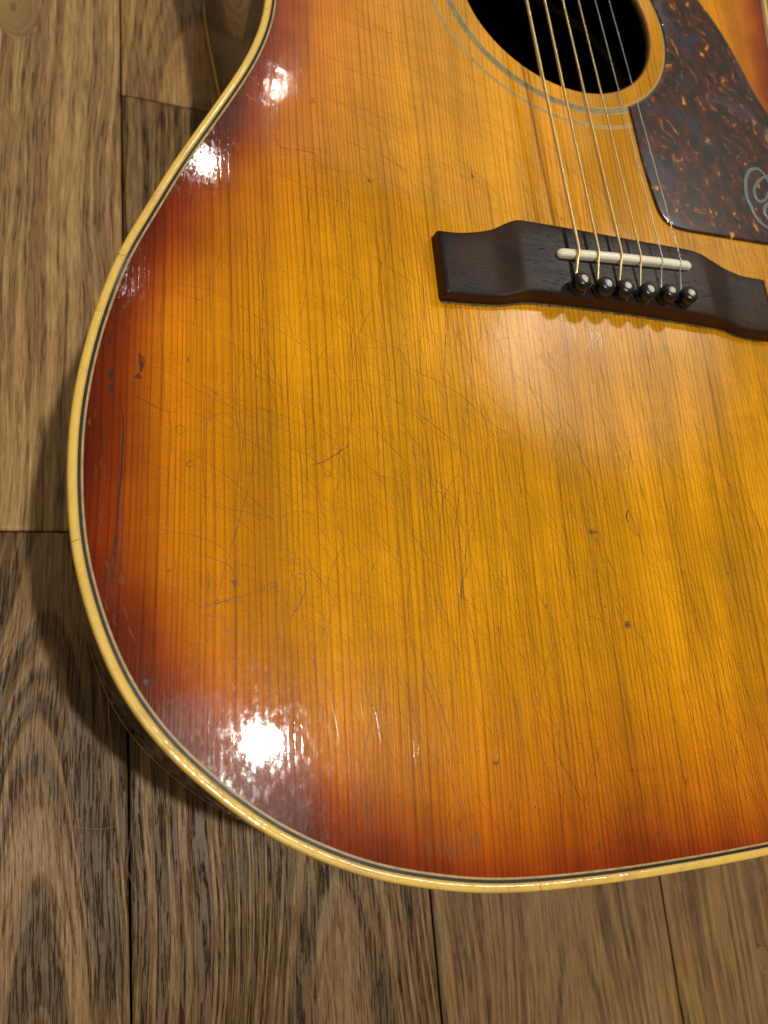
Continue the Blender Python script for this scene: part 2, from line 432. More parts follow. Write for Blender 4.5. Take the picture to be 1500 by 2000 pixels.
def sweep(name, profile, mat, parent, follow=True, smooth=True):
    """carry a closed (inset, height) profile round the guitar outline"""
    k = len(profile); V = []; F = []
    for i in range(NR):
        for off, h in profile:
            p = ring[i] + inn[i] * off
            V.append((p[0], p[1], h))
    for i in range(NR):
        j = (i + 1) % NR
        for a in range(k):
            b = (a + 1) % k
            F.append((i * k + a, i * k + b, j * k + b, j * k + a))
    o = mesh_obj(name, V, F, mat, parent, smooth)
    return o

ZB = -.1154            # rim of the back
ZF = -.1190            # floor

guitar = bpy.data.objects.new('acoustic_guitar', None)
guitar.location = (0, 0, ZF)
COL.objects.link(guitar)
guitar['label'] = 'sunburst acoustic guitar with cream binding and six strings lying face up on oak floor'
guitar['category'] = 'guitar'
bpy.context.view_layer.update()
class _Shift: pass
def under(o, parent):
    o.parent = parent
    return o
GOFF = Matrix.Translation((0, 0, -ZF))
def G(o, parent=None):
    """hang a mesh modelled in guitar coordinates under the guitar or one of its parts"""
    if parent is None:
        o.parent = guitar
        o.matrix_parent_inverse = GOFF
    else:
        o.parent = parent
    return o

# ------------------------------------------------------------------ soundboard
HC = np.array([0., .1445]); HR = .0509
def build_soundboard():
    pts = []; edges = []
    def loop(P):
        s = len(pts); n = len(P)
        pts.extend([tuple(p) for p in P]); edges.extend([(s + i, s + (i + 1) % n) for i in range(n)])
    loop(ring + inn * CR)
    for off, step in ((.0050, 1), (.0058, 1), (.0070, 2), (.0086, 2), (.0108, 3), (.0135, 3)):
        pts.extend([tuple(p) for p in (ring + inn * off)[::step]])
    ha = np.linspace(0, 2 * math.pi, 128, endpoint=False)
    loop(HC + HR * np.stack([np.cos(ha), np.sin(ha)], 1))
    gx, gy = np.meshgrid(np.arange(-.203, .204, .0035), np.arange(-.222, .318, .0035))
    g = np.stack([gx.ravel(), gy.ravel()], 1) + rng.uniform(-.0004, .0004, (gx.size, 2))
    e = edge_dist(g)
    # point in polygon
    A = ring; B = np.roll(ring, -1, 0)
    inside = np.zeros(len(g), bool)
    for a, b in zip(A, B):
        c = ((a[1] > g[:, 1]) != (b[1] > g[:, 1]))
        with np.errstate(divide='ignore', invalid='ignore'):
            xi = (b[0] - a[0]) * (g[:, 1] - a[1]) / (b[1] - a[1] + 1e-20) + a[0]
        inside ^= c & (g[:, 0] < xi)
    keep = inside & (e > .0155) & (np.hypot(*(g - HC).T) > HR + .002)
    pts.extend([tuple(p) for p in g[keep]])
    v, ed, f, *_ = delaunay_2d_cdt([Vector(p) for p in pts], edges, [], 0, 1e-7)
    V2 = np.array([tuple(q) for q in v])
    F = []
    e2 = edge_dist(V2)
    for t in f:
        c = V2[list(t)].mean(0)
        if np.hypot(*(c - HC)) < HR - 1e-5: continue
        if e2[list(t)].max() < CR + 2e-4:      # slivers outside a concave stretch
            continue
        a, b, cc = V2[t[0]], V2[t[1]], V2[t[2]]
        ar = (b[0] - a[0]) * (cc[1] - a[1]) - (b[1] - a[1]) * (cc[0] - a[0])
        F.append(tuple(t) if ar > 0 else tuple(t)[::-1])
    z = ztop_e(e2, V2[:, 0], V2[:, 1])
    V = np.column_stack([V2, z])
    o = mesh_obj('soundboard', V, F, M['top'])
    at = o.data.attributes.new('edge', 'FLOAT', 'POINT')
    at.data.foreach_set('value', e2.astype(np.float32))
    return G(o)
board = build_soundboard()

# lip of the sound hole (the board's cut edge) and the dark inside
def annulus(name, r0, r1, z0, h, mat, parent, n=160, a0=0., a1=2 * math.pi):
    """flat inlay ring standing h proud of the domed board"""
    V = []; F = []; closed = abs(a1 - a0 - 2 * math.pi) < 1e-6
    m = n if closed else n + 1
    for i in range(m):
        a = a0 + (a1 - a0) * i / n
        d = np.array([math.cos(a), math.sin(a)])
        for r, dz in ((r0, -.0004), (r0, h), (r1, h), (r1, -.0004)):
            p = HC + d * r
            V.append((p[0], p[1], ztop(p[0], p[1]) + z0 + dz))
    for i in range(n):
        j = (i + 1) % m
        for a in range(3): F.append((i * 4 + a, j * 4 + a, j * 4 + a + 1, i * 4 + a + 1))
    return mesh_obj(name, V, F, mat, None, False)

G(annulus('rosette_ring', .0585, .0590, 0, .00008, M['ringy'], None))
G(annulus('rosette_ring', .0590, .0601, 0, .00006, M['ringg'], None))
G(annulus('rosette_ring', .0601, .0604, 0, .00009, M['ringw'], None))
G(annulus('rosette_ring', .0604, .0617, 0, .00006, M['ringg'], None))
G(annulus('rosette_ring', .0617, .0622, 0, .00008, M['ringy'], None))
G(annulus('rosette_ring', .0681, .0687, 0, .00008, M['ringy'], None))
G(annulus('rosette_ring', .0687, .0691, 0, .00006, M['ringg'], None))
G(annulus('rosette_ring', .0691, .0699, 0, .00008, M['ringy'], None))
def lip():
    V = []; F = []; n = 128
    for i in range(n):
        a = 2 * math.pi * i / n
        for r, dz in ((HR + .0001, 0.0001), (HR - .0005, -.0004), (HR - .0005, -.0030), (HR + .012, -.0031)):
            V.append((HC[0] + math.cos(a) * r, HC[1] + math.sin(a) * r, ztop(HC[0] + math.cos(a) * HR, HC[1] + math.sin(a) * HR) + dz))
    for i in range(n):
        j = (i + 1) % n
        for k in range(3): F.append((i * 4 + k, i * 4 + k + 1, j * 4 + k + 1, j * 4 + k))
    return mesh_obj('sound_hole_edge', V, F, M['lip'])
G(lip())

# ------------------------------------------------------------------ rim: binding, purfling, sides, back
def Zt(off): return float(ztop_e(np.array([off]), np.array([9.]), np.array([9.]))[0])
G(sweep('binding', [(.0000, -.0052), (-.0001, -.0010), (.00005, -.0002), (.0003, .00016), (.0007, .00028), (BW, .00031), (BW, -.0040), (BW, -.0052)], M['bind'], None))
G(sweep('black_purfling', [(BW, -.003), (BW, .00022), (BK, .00026), (BK, -.003)], M['black'], None, smooth=False))
G(sweep('cream_purfling', [(BK, -.003), (BK, .00034), (CR, .00030), (CR, -.003)], M['cream'], None, smooth=False))
for a, b, m, nm in ((-.0052, -.0060, M['black'], 'side_purfling'), (-.0060, -.0066, M['cream'], 'side_purfling'), (-.0066, -.0076, M['black'], 'side_purfling'),
                    (-.0076, -.0081, M['cream'], 'side_purfling'), (-.0081, -.0087, M['black'], 'side_purfling')):
    G(sweep(nm, [(.0001, b), (.0001, a), (.003, a), (.003, b)], m, None, smooth=False))
def side():
    zs = np.linspace(-.0087, ZB + .0045, 10)
    V = []; F = []; k = 10
    for i in range(NR):
        for zz in zs:
            w = .0006 * math.sin(zz * 130 + .3)
            p = ring[i] + inn[i] * (.0002 + w * .3)
            V.append((p[0], p[1], zz))
    for i in range(NR):
        j = (i + 1) % NR
        for a in range(k - 1): F.append((i * k + a, j * k + a, j * k + a + 1, i * k + a + 1))
    return mesh_obj('side', V, F, M['side'])
G(side())
G(sweep('back_binding', [(.0000, ZB + .0045), (.0030, ZB + .0045), (.003, ZB), (.0004, ZB), (-.0001, ZB + .0006)], M['bind'], None))
def back():
    V = []; F = []; R = 14
    c = np.array([0, -.02])
    for r in range(R):
        s = 1 - r / R
        for i in range(NR):
            p = c + (ring[i] + inn[i] * .0028 - c) * s
            V.append((p[0], p[1], ZB - .0034 * (1 - s ** 2)))
    V.append((c[0], c[1], ZB - .0035))
    for r in range(R - 1):
        for i in range(NR):
            j = (i + 1) % NR
            F.append((r * NR + i, r * NR + j, (r + 1) * NR + j, (r + 1) * NR + i))
    for i in range(NR): F.append(((R - 1) * NR + i, (R - 1) * NR + (i + 1) % NR, R * NR))
    return mesh_obj('back', V, F, M['inner'])
G(back())

for yk, sg in ((-.0181, 1), (-.2215, -1), (-.113, 1)):
    cand = np.where((ring[:, 0] < 0))[0]; i0 = cand[np.argmin(np.abs(ring[cand, 1] - yk) + (0 if sg > 0 else 0))]
    V = []
    for off, h in ((-.00016, -.0030), (-.00016, -.0006), (.0000, .0001), (.0005, .00034), (.0024, .00036)):
        for s_ in (-1, 1):
            p = ring[i0] + inn[i0] * off + tan[i0] * s_ * .00011 + tan[i0] * off * .25
            V.append((p[0], p[1], h))
    F = [(2 * a, 2 * a + 1, 2 * a + 3, 2 * a + 2) for a in range(4)]
    G(mesh_obj('binding_nick', V, F, M['lip'], None, False))

# ------------------------------------------------------------------ neck (its body end only matters for the strings)
def box(bm, x0, x1, y0, y1, z0, z1, x0b=None, x1b=None):
    x0b = x0 if x0b is None else x0b; x1b = x1 if x1b is None else x1b
    v = [bm.verts.new(p) for p in ((x0, y0, z0), (x1, y0, z0), (x1b, y1, z0), (x0b, y1, z0), (x0, y0, z1), (x1, y0, z1), (x1b, y1, z1), (x0b, y1, z1))]
    for f in ((0, 3, 2, 1), (4, 5, 6, 7), (0, 1, 5, 4), (1, 2, 6, 5), (2, 3, 7, 6), (3, 0, 4, 7)):
        bm.faces.new([v[i] for i in f])
bm = bmesh.new(); box(bm, -.0285, .0285, .204, .634, .0021, .0080, -.0215, .0215)
G(bm_obj('fingerboard', bm, M['rose'], None, False))
bm = bmesh.new(); box(bm, -.027, .027, .3165, .634, -.0180, .0020, -.0205, .0205)
G(bm_obj('neck', bm, M['side'], None, False))
bm = bmesh.new(); box(bm, -.0215, .0215, .6341, .639, .0022, .0100)
G(bm_obj('nut', bm, M['bone'], None, False))
for k in range(1, 21):
    yk = .001 + .633 * 2 ** (-k / 12)
    if yk < .207: continue
    wk = .0285 - (.007) * (yk - .204) / .43
    bm = bmesh.new(); box(bm, -wk, wk, yk - .001, yk + .001, .0079, .0089)
    G(bm_obj('fret', bm, M['fret'], None, False))

# ------------------------------------------------------------------ bridge
def build_bridge():
    up = [(-79.2, 4.6), (-72, 4.9), (-64.4, 6.2), (-56, 8.8), (-50, 11.9), (-45.5, 13.6), (-41, 14.0), (-20, 13.9), (10, 13.6), (36, 13.6), (42, 13.0),
          (49, 11.2), (56, 9.0), (63, 7.0), (68, 6.2), (79.5, 6.0)]
    lo = [(-78.1, -22.1), (-66, -21.6), (-55, -20.8), (-47, -18.9), (-40, -18.0), (-17, -17.6), (20, -18.0), (50, -18.9), (56, -20.0), (64, -21.6), (79.5, -22.0)]
    tz = [(-80, 7.4), (-60, 7.5), (-54, 7.9), (-48, 8.9), (-42, 9.3), (0, 9.5), (40, 9.3), (47, 8.8), (54, 7.9), (60, 7.5), (80, 7.4)]
    U = catmull(up, 8); Lo = catmull(lo, 8); T = catmull(tz, 8)
    X = np.linspace(-78.6, 79.0, 112)
    V = []; F = []; k = 15
    for x in X:
        t = (x + 78.6) / 155.1
        yu = np.interp(x, U[:, 0], U[:, 1]); yl = np.interp(x, Lo[:, 0], Lo[:, 1]); zt = np.interp(x, T[:, 0], T[:, 1])
        zb = 1.6
        if x < -60: yl -= 0
        prof = [(yu + .2, zb), (yu + .15, zt - 1.6), (yu - .1, zt - .7), (yu - .6, zt - .22), (yu - 1.4, zt - .05)]
        for q in (.2, .4, .6, .8):
            prof.append((yu * (1 - q) + yl * q, zt))
        prof += [(yl + 1.6, zt - .04), (yl + .8, zt - .18), (yl + .25, zt - .55), (yl + .0, zt - 1.2), (yl - .25, zt * .5 + .6), (yl - .45, zb)]
        for a, b in prof:
            xx = x
            V.append((xx * MM, a * MM, b * MM))
    n = len(X)
    for i in range(n - 1):
        for a in range(k - 1):
            F.append((i * k + a, i * k + a + 1, (i + 1) * k + a + 1, (i + 1) * k + a))
    # rounded ends
    for end, s in ((0, -1), (n - 1, 1)):
        base = [end * k + a for a in range(k)]
        st = len(V)
        for a in base:
            v = V[a]
            cz = v[2]
            V.append((v[0] + s * .0005, v[1] * 1.0, max(.0016, cz - .0006)))
        st2 = len(V)
        for a in base:
            v = V[a]
            V.append((v[0] + s * .0007, v[1], .0016))
        for a in range(k - 1):
            q = (base[a], st + a, st + a + 1, base[a + 1]); q2 = (st + a, st2 + a, st2 + a + 1, st + a + 1)
            if s > 0: q = q[::-1]; q2 = q2[::-1]
            F.append(q[::-1]); F.append(q2[::-1])
    o = mesh_obj('bridge', V, F, M['rose'])
    bm = bmesh.new(); bm.from_mesh(o.data); bmesh.ops.recalc_face_normals(bm, faces=bm.faces); bm.to_mesh(o.data); bm.free()
    return G(o)
bridge = build_bridge()

# saddle: a bone bar with round ends, slanting a little towards the tail on the bass side
def build_saddle():
    a = np.array([-30.3, .2]); b = np.array([35.6, 4.2])
    d = (b - a) / np.hypot(*(b - a)); nrm = np.array([-d[1], d[0]]); w = 1.75
    V = []; F = []; secs = []
    ts = []
    Lh = np.hypot(*(b - a))
    N = 44
    for i in range(N + 1):
        u = i / N
        s = w - w * math.cos(u * math.pi) if False else None
    pos = list(w - w * np.cos(np.linspace(0.12, math.pi / 2, 6))) + list(np.linspace(w * 1.6, Lh - w * 1.6, 22)) + list(Lh - (w - w * np.cos(np.linspace(math.pi / 2, .12, 6))))
    k = 9
    for s in pos:
        e = min(s, Lh - s)
        hw = w if e >= w else math.sqrt(max(0, w * w - (w - e) ** 2))
        top = 11.6 + .7 * math.sin(math.pi * s / Lh) - (0 if e > 3 else (3 - e) ** 2 * .12)
        for q, z in ((-1, 8.5), (-1, top - 1.1), (-.85, top - .45), (-.5, top - .12), (0, top), (.5, top - .10), (.85, top - .4), (1, top - 1.1), (1, 8.5)):
            p = a + d * s + nrm * q * hw
            V.append((p[0] * MM, p[1] * MM, z * MM))
    n = len(pos)
    for i in range(n - 1):
        for j in range(k - 1): F.append((i * k + j, (i + 1) * k + j, (i + 1) * k + j + 1, i * k + j + 1))
    F.append(tuple(range(k))); F.append(tuple(range((n - 1) * k, n * k))[::-1])
    o = mesh_obj('saddle', V, F, M['bone'])
    bm = bmesh.new(); bm.from_mesh(o.data); bmesh.ops.recalc_face_normals(bm, faces=bm.faces); bm.to_mesh(o.data); bm.free()
    return o
G(build_saddle(), bridge)

# bridge pins: lathed head, neck and collar; a pearl dot on each
def lathe(name, prof, mat, n=28, squash=None):
    V = []; F = []; k = len(prof)
    for i in range(n):
        a = 2 * math.pi * i / n
        for r, z in prof: V.append((math.cos(a) * r * MM, math.sin(a) * r * MM, z * MM))
    for i in range(n):
        j = (i + 1) % n
        for a in range(k - 1): F.append((i * k + a, j * k + a, j * k + a + 1, i * k + a + 1))
    F.append(tuple(i * k + k - 1 for i in range(n)))
    return mesh_obj(name, V, F, mat)
pin_prof = [(2.8, -1.), (3.1, .0), (3.45, .3), (3.5, .6), (3.3, 1.0), (2.75, 1.3), (2.65, 1.7), (2.95, 2.2), (3.4, 2.7), (3.72, 3.4), (3.78, 4.2), (3.6, 5.1), (3.1, 5.85), (2.5, 6.2), (1.7, 6.4), (1.2, 6.42)]
dot_prof = [(1.45, 6.2), (1.45, 6.46), (1.2, 6.56), (.7, 6.62), (.15, 6.64)]
pin0 = None
PINX = [-23.6, -13.4, -3.2, 7.0, 17.4, 27.6]
PINY = [-13.9, -13.8, -13.6, -13.5, -13.3, -13.4]
for i in range(6):
    if pin0 is None:
        pin0 = lathe('bridge_pin', pin_prof, M['pin']); dot0 = lathe('pin_dot', dot_prof, M['pearl'])
        p, dt = pin0, dot0
    else:
        p = pin0.copy(); dt = dot0.copy(); COL.objects.link(p); COL.objects.link(dt)
    G(p); dt.parent = p
    p.location = (PINX[i] * MM, PINY[i] * MM, (9.3 + random.uniform(-.5, .25)) * MM)
    p.rotation_euler = (random.uniform(-.13, .07), random.uniform(-.08, .10), random.uniform(0, 6))

# ------------------------------------------------------------------ strings
def tube(name, pts, rad, mat, n=8):
    pts = np.array(pts, float); V = []; F = []
    for i, p in enumerate(pts):
        t = pts[min(i + 1, len(pts) - 1)] - pts[max(i - 1, 0)]; t /= np.linalg.norm(t)
        u = np.cross(t, (0, 0, 1.)); 
        if np.linalg.norm(u) < 1e-3: u = np.array([1., 0, 0])
        u /= np.linalg.norm(u); w = np.cross(u, t)
        r = rad[i] if hasattr(rad, '__len__') else rad
        for k in range(n):
            a = 2 * math.pi * k / n
            V.append(p + r * (math.cos(a) * u + math.sin(a) * w))
    for i in range(len(pts) - 1):
        for k in range(n):
            l = (k + 1) % n
            F.append((i * n + k, i * n + l, (i + 1) * n + l, (i + 1) * n + k))
    return mesh_obj(name, V, F, mat)
SADX = [-21.9, -12.6, -1.6, 8.0, 19.0, 28.8]
SADY = [.9, 1.4, 2.0, 2.6, 3.3, 3.9]
GAUGE = [.74, .60, .50, .38, .23, .18]
FARX = [-25.9, -16.4, -6.6, 2.2, 12.0, 20.4]   # where each string passes y = .13
FARY = [125, 128, 131, 134, 137, 140]
for i in range(6):
    g = GAUGE[i]; sx, sy = SADX[i], SADY[i]
    slope = (FARX[i] - sx) / (FARY[i] - sy)
    tipz = 11.6 + .7 * math.sin(math.pi * (sx + 30.3) / 66) + g
    yN = 634; xN = sx + slope * (yN - sy)
    xN = [-18, -10.8, -3.6, 3.6, 10.8, 18][i] * .35 + xN * .65 if False else xN
    zN = 10.3
    px = PINX[i] - .4; py = PINY[i] + 2.6
    P = [(px, py - .6, 8.8), (px, py, 9.6), (px + .1, py + .6, 10.0)]
    P += [(px * .3 + sx * .7, sy - 3.4, tipz - .9), (sx, sy - 1.1, tipz - .14), (sx, sy, tipz), (sx + slope * 1.5, sy + 1.5, tipz)]
    for yy in (30, 80, 140, 220, 320, 450, 634):
        q = (yy - sy) / (yN - sy)
        P.append((sx + slope * (yy - sy), yy, tipz * (1 - q) + zN * q))
    o = tube('string', np.array(P) * MM, g * MM, M['bronze'] if i < 4 else M['steel'], 10)
    G(o)
    o['label'] = ('bronze wound string, thickest of the six', 'bronze wound string, second thickest', 'bronze wound string, third thickest',
                  'thinnest bronze wound string', 'plain steel string beside the wound ones', 'thinnest plain steel string')[i]

# ------------------------------------------------------------------ pickguard
def build_guard():
    pts = []
    a0 = math.atan2(91.3 - 144.5, 28.1); R = 59.7
    arc = [(R * math.cos(a), 144.5 + R * math.sin(a)) for a in np.linspace(a0, math.radians(62), 60)]
    outer = [(36, 203), (60, 199), (78, 189), (87, 176.7), (98.1, 159.5), (105.2, 142.8), (112, 122.5), (119.1, 108), (124, 92), (125, 74), (122, 55), (115, 40), (104, 31.5), (92, 29.4)]
    out = [tuple(p) for p in catmull(outer, 8)]
    base = [(71.4, 28.9), (47.7, 28.4), (41.5, 28.7), (38.1, 29.4), (35.6, 30.8), (33.4, 33.2), (31.9, 36.6), (31.0, 42), (29.8, 52), (28.7, 66), (28.3, 80)]
    pts = arc + out + base
    poly = resample(np.array(pts), 420, True)
    poly *= MM
    t = np.roll(poly, -1, 0) - np.roll(poly, 1, 0); t /= np.hypot(*t.T)[:, None]
    nn = np.stack([-t[:, 1], t[:, 0]], 1)
    area = (poly[:, 0] * np.roll(poly[:, 1], -1) - np.roll(poly[:, 0], -1) * poly[:, 1]).sum()
    if area < 0: nn = -nn          # nn now points inwards
    loops = [(0, -.0003), (0, .0006), (.0002, .00085), (.0006, .00100), (.0013, .00104)]
    V = []; F = []; n = len(poly)
    for off, h in loops:
        for p, q in zip(poly, nn):
            r = p + q * off
            V.append((r[0], r[1], h))
    for a in range(len(loops) - 1):
        for i in range(n):
            j = (i + 1) % n; F.append((a * n + i, a * n + j, (a + 1) * n + j, (a + 1) * n + i))
    last = [Vector(V[(len(loops) - 1) * n + i][:2]) for i in range(n)]
    g = [Vector((x, y)) for x in np.arange(.032, .128, .006) for y in np.arange(.03, .2, .006)]
    e = [(i, (i + 1) % n) for i in range(n)]
    # keep grid points well inside
    LP = np.array([tuple(v) for v in last])
    def ins(p):
        c = False
        for i in range(n):
            a, b = LP[i], LP[(i + 1) % n]
            if (a[1] > p[1]) != (b[1] > p[1]) and p[0] < (b[0] - a[0]) * (p[1] - a[1]) / (b[1] - a[1]) + a[0]: c = not c
        return c
    g = [p for p in g if ins(p) and np.hypot(*(LP - np.array(p)).T).min() > .002]
    v, _, f, *_ = delaunay_2d_cdt(last + g, e, [], 1, 1e-7)
    base_i = (len(loops) - 1) * n
    mp = {}
    for i, q in enumerate(v):
        if i < n: mp[i] = base_i + i
        else: mp[i] = len(V); V.append((q[0], q[1], .00104))
    for tri in f: F.append(tuple(mp[i] for i in tri))
    V = np.array(V); V[:, 2] += ztop_e(edge_dist(V), V[:, 0], V[:, 1])
    o = mesh_obj('pickguard', V, F, M['guard'])
    bm = bmesh.new(); bm.from_mesh(o.data); bmesh.ops.recalc_face_normals(bm, faces=bm.faces); bm.to_mesh(o.data); bm.free()
    return G(o)
guard = build_guard()

def stroke(name, path, width, thick, z0, mat, taper=True):
    """raised ribbon of the script emblem"""
    P = resample(catmull(path, 8), 60) * MM
    t = np.gradient(P, axis=0); t /= np.hypot(*t.T)[:, None]; nn = np.stack([-t[:, 1], t[:, 0]], 1)
    V = []; F = []; m = len(P)
    for i, (p, q) in enumerate(zip(P, nn)):
        u = i / (m - 1)
        w = width * MM * .5 * ((.45 + .55 * math.sin(math.pi * min(1, max(0, u)))) if taper else 1) 
        zb = ztop(p[0], p[1]) + z0 * MM
        for s, h in ((-1, -.1), (-1, thick * .7), (-.7, thick), (.7, thick), (1, thick * .7), (1, -.1)):
            V.append((p[0] + q[0] * w * s, p[1] + q[1] * w * s, zb + h * MM))
    for i in range(m - 1):
        for a in range(5): F.append((i * 6 + a, (i + 1) * 6 + a, (i + 1) * 6 + a + 1, i * 6 + a + 1))
    F.append(tuple(range(6))); F.append(tuple(range((m - 1) * 6, m * 6))[::-1])
    o = mesh_obj(name, V, F, mat)
    bm = bmesh.new(); bm.from_mesh(o.data); bmesh.ops.recalc_face_normals(bm, faces=bm.faces); bm.to_mesh(o.data); bm.free()
    return o
E1 = [(104.5, 64.5), (103.4, 69.0), (100.8, 72.2), (97.6, 72.4), (93.2, 69.9), (89.4, 64.2), (87.8, 58.5), (87.2, 53.8), (88.4, 49.0), (89.5, 44.5), (91.8, 40.9), (97, 38.2), (103, 39), (109, 43)]
E2 = [(109, 71), (105, 69.8), (100.6, 67.4), (96.3, 63.8), (93.4, 59.6), (92.8, 55.4), (95.0, 53.0), (99.5, 55.4), (103, 60.5), (107, 62)]
E3 = [(108, 58), (101.5, 53.8), (97.8, 50.8), (96.2, 47.0), (98.5, 43.8), (104, 44.0), (110, 48)]
for pth, w in ((E1, 2.3), (E2, 1.9), (E3, 2.2)):
    o = stroke('emblem_stroke', pth, w, .28, 1.04, M['emblem']); G(o, guard)

# ------------------------------------------------------------------ wear on the top: cracks, dents, rings, crazed lacquer
def ribbon_mesh(paths, z_off=.00004):
    V = []; F = []
    allp = []
    for P, w in paths:
        P = np.array(P, float)
        t = np.gradient(P, axis=0); t /= np.maximum(1e-9, np.hypot(*t.T))[:, None]; q = np.stack([-t[:, 1], t[:, 0]], 1)
        s = len(V); m = len(P)
        ww = w * (1 - .75 * np.abs(np.linspace(-1, 1, m)) ** 3)
        for i in range(m):
            V.append((*(P[i] + q[i] * ww[i] * .5), 0)); V.append((*(P[i] - q[i] * ww[i] * .5), 0))
        for i in range(m - 1): F.append((s + 2 * i + 1, s + 2 * i + 3, s + 2 * i + 2, s + 2 * i))
    V = np.array(V)
    V[:, 2] = ztop_e(edge_dist(V), V[:, 0], V[:, 1]) + z_off
    return V, F
def clean(V, F, lo=.0046):
    return V, F
CR_P = [
([(-188.74, -71.12), (-188.12, -74.72), (-187.93, -79.3), (-188.14, -85.78), (-188.48, -93.74), (-189.07, -102.31), (-189.24, -110.68), (-189.57, -116.66), (-190.16, -122.53), (-190.35, -128.31), (-190.56, -131.88)], 0.6),
([(-189.8, -109.93), (-190.52, -116.65), (-191.53, -121.06), (-191.97, -126.85), (-192.18, -130.42)], 0.36),
([(-189.07, -67.81), (-188.74, -71.12)], 0.2),
([(-131.71, -88.3), (-127.4, -86.91), (-122.92, -84.07), (-120.19, -82.17), (-118.7, -81.02)], 0.26),
([(-194.72, -72.38), (-193.85, -81.26), (-193.32, -87.62)], 0.4),
([(-11.75, -100.55), (-13.28, -103.53), (-12.62, -105.87)], 0.6),
]
CK_P = [
([(-168.13, -133.23), (-164.53, -132.15), (-160.87, -131.35), (-157.91, -130.52), (-154.16, -129.55), (-151.12, -128.7)], 0.25),
([(-166.01, -134.76), (-160.98, -136.1), (-159.02, -139.12), (-158.86, -149.59)], 0.18),
([(-136.54, -131.03), (-137.76, -133.32), (-139.58, -135.27), (-140.14, -137.09)], 0.34),
([(-134.92, -124.78), (-135.42, -127.92), (-136.55, -131.34)], 0.34),
([(-164.34, -122.08), (-163.8, -124.36), (-164.47, -128.87)], 0.22),
([(-157.0, -124.46), (-157.36, -121.07), (-162.06, -118.57), (-167.17, -116.71)], 0.22),
([(-146.05, 39.61), (-137.74, 38.86), (-135.13, 34.29), (-127.54, 34.41), (-122.77, 33.65), (-121.64, 29.83), (-116.29, 28.26), (-106.39, 28.05)], 0.24),
([(-187.5, -65.17), (-184.99, -67.16), (-180.86, -69.71), (-176.39, -71.93), (-171.87, -72.63)], 0.26),
([(-108.79, -39.31), (-104.29, -41.8), (-96.84, -44.02), (-93.62, -50.65), (-84.28, -54.78), (-74.91, -59.97), (-64.02, -70.09), (-54.41, -75.45)], 0.24),
([(-102.39, -63.01), (-95.17, -66.31), (-86.23, -72.4), (-77.42, -80.47), (-74.92, -84.14)], 0.22),
([(-76.37, -20.58), (-78.43, -34.95), (-79.69, -49.39), (-78.54, -53.3), (-79.54, -65.22)], 0.25),
([(-99.38, 27.2), (-102.18, 25.26), (-103.32, 28.68)], 0.3),
([(7.51, -93.07), (7.22, -117.12), (6.43, -146.01), (6.11, -160), (6.6, -200)], 0.28),
([(-19.59, -143.77), (-16.47, -146.57), (-14.05, -150.6), (-8.02, -161.17)], 0.2),
]
def rough_path(P, w, amp=.18):
    c = resample(np.array(catmull(P, 6)), max(12, int(len(P) * 7)))
    return (c + rng.normal(0, amp * .35, c.shape)) * MM, w * MM
for i, (P, w) in enumerate(CR_P):
    V, F = ribbon_mesh([rough_path(P, w, .2)], .00006)
    o = mesh_obj('crack', V, F, M['crack']); G(o, board)
    if i == 0: o['label'] = 'long dark crack near the left rim'
for P, w in CK_P:
    V, F = ribbon_mesh([rough_path(P, w, .25)], .00005)
    G(mesh_obj('hairline_crack', V, F, M['check']), board)

# crazing: many wandering hair lines; family A runs roughly with the grain, family B slants across it
def walk(x, y, n, step, ang0, kind):
    P = [(x, y)]; a = 0.; drift = rng.normal(0, .05)
    for i in range(n):
        if kind == 'B':
            # shallow slant near the waist, steeper towards the tail and the middle
            base = -.22 - 1.25 * np.clip((x + .15) / .20 - (y - .05) / .30, 0, 1) * .8
        else:
            base = -math.pi / 2 + ang0
        a = .86 * a + rng.normal(0, .07 if kind == 'B' else .045)
        if rng.random() < .06: a += rng.normal(0, .5 if kind == 'B' else .33)
        t = base + a + drift
        x += math.cos(t) * step; y += math.sin(t) * step
        P.append((x, y))
    return np.array(P)
def okpath(P):
    e = edge_dist(P)
    g = (e > .0065) & (np.hypot(*(P - HC).T) > .0715)
    g &= ~((np.abs(P[:, 0] + .001) < .080) & (P[:, 1] < .0155) & (P[:, 1] > -.0235))
    # drop everything outside the body
    g &= (np.abs(P[:, 0]) < .199) & (P[:, 1] > -.218)
    # keep the longest leading run
    idx = np.where(~g)[0]
    return P if len(idx) == 0 else P[:idx[0]]
A = []; B = []
for _ in range(900):
    x, y = rng.uniform(-.19, .12), rng.uniform(-.20, .06)
    dens = np.clip((x + .17) / .10, 0, 1) * .75 + .2
    if rng.random() > dens: continue
    P = okpath(walk(x, y, int(rng.integers(10, 60)), .0016, rng.normal(.01, .035) + .10 * np.clip((x + .08) / .1, -.3, 1), 'A'))
    if len(P) > 5: A.append((P, rng.uniform(.10, .20) * MM))
for _ in range(420):
    x, y = rng.uniform(-.19, .05), rng.uniform(-.19, .12)
    P = okpath(walk(x, y, int(rng.integers(10, 46)), .0017, 0, 'B'))
    if len(P) > 5: B.append((P, rng.uniform(.09, .17) * MM))
# short checks that start at the tail side of the bridge
for _ in range(70):
    x = rng.uniform(-.076, .075)
    P = okpath(walk(x, -.0240, int(rng.integers(6, 30)), .0012, rng.normal(.05, .12), 'A'))
    if len(P) > 4: A.append((P, rng.uniform(.12, .24) * MM))
V, F = ribbon_mesh(A, .00003); o = mesh_obj('lacquer_checking', V, F, M['check']); G(o, board); o['kind'] = 'stuff'
V, F = ribbon_mesh(B, .00004); o = mesh_obj('lacquer_crazing', V, F, M['checkl']); G(o, board); o['kind'] = 'stuff'

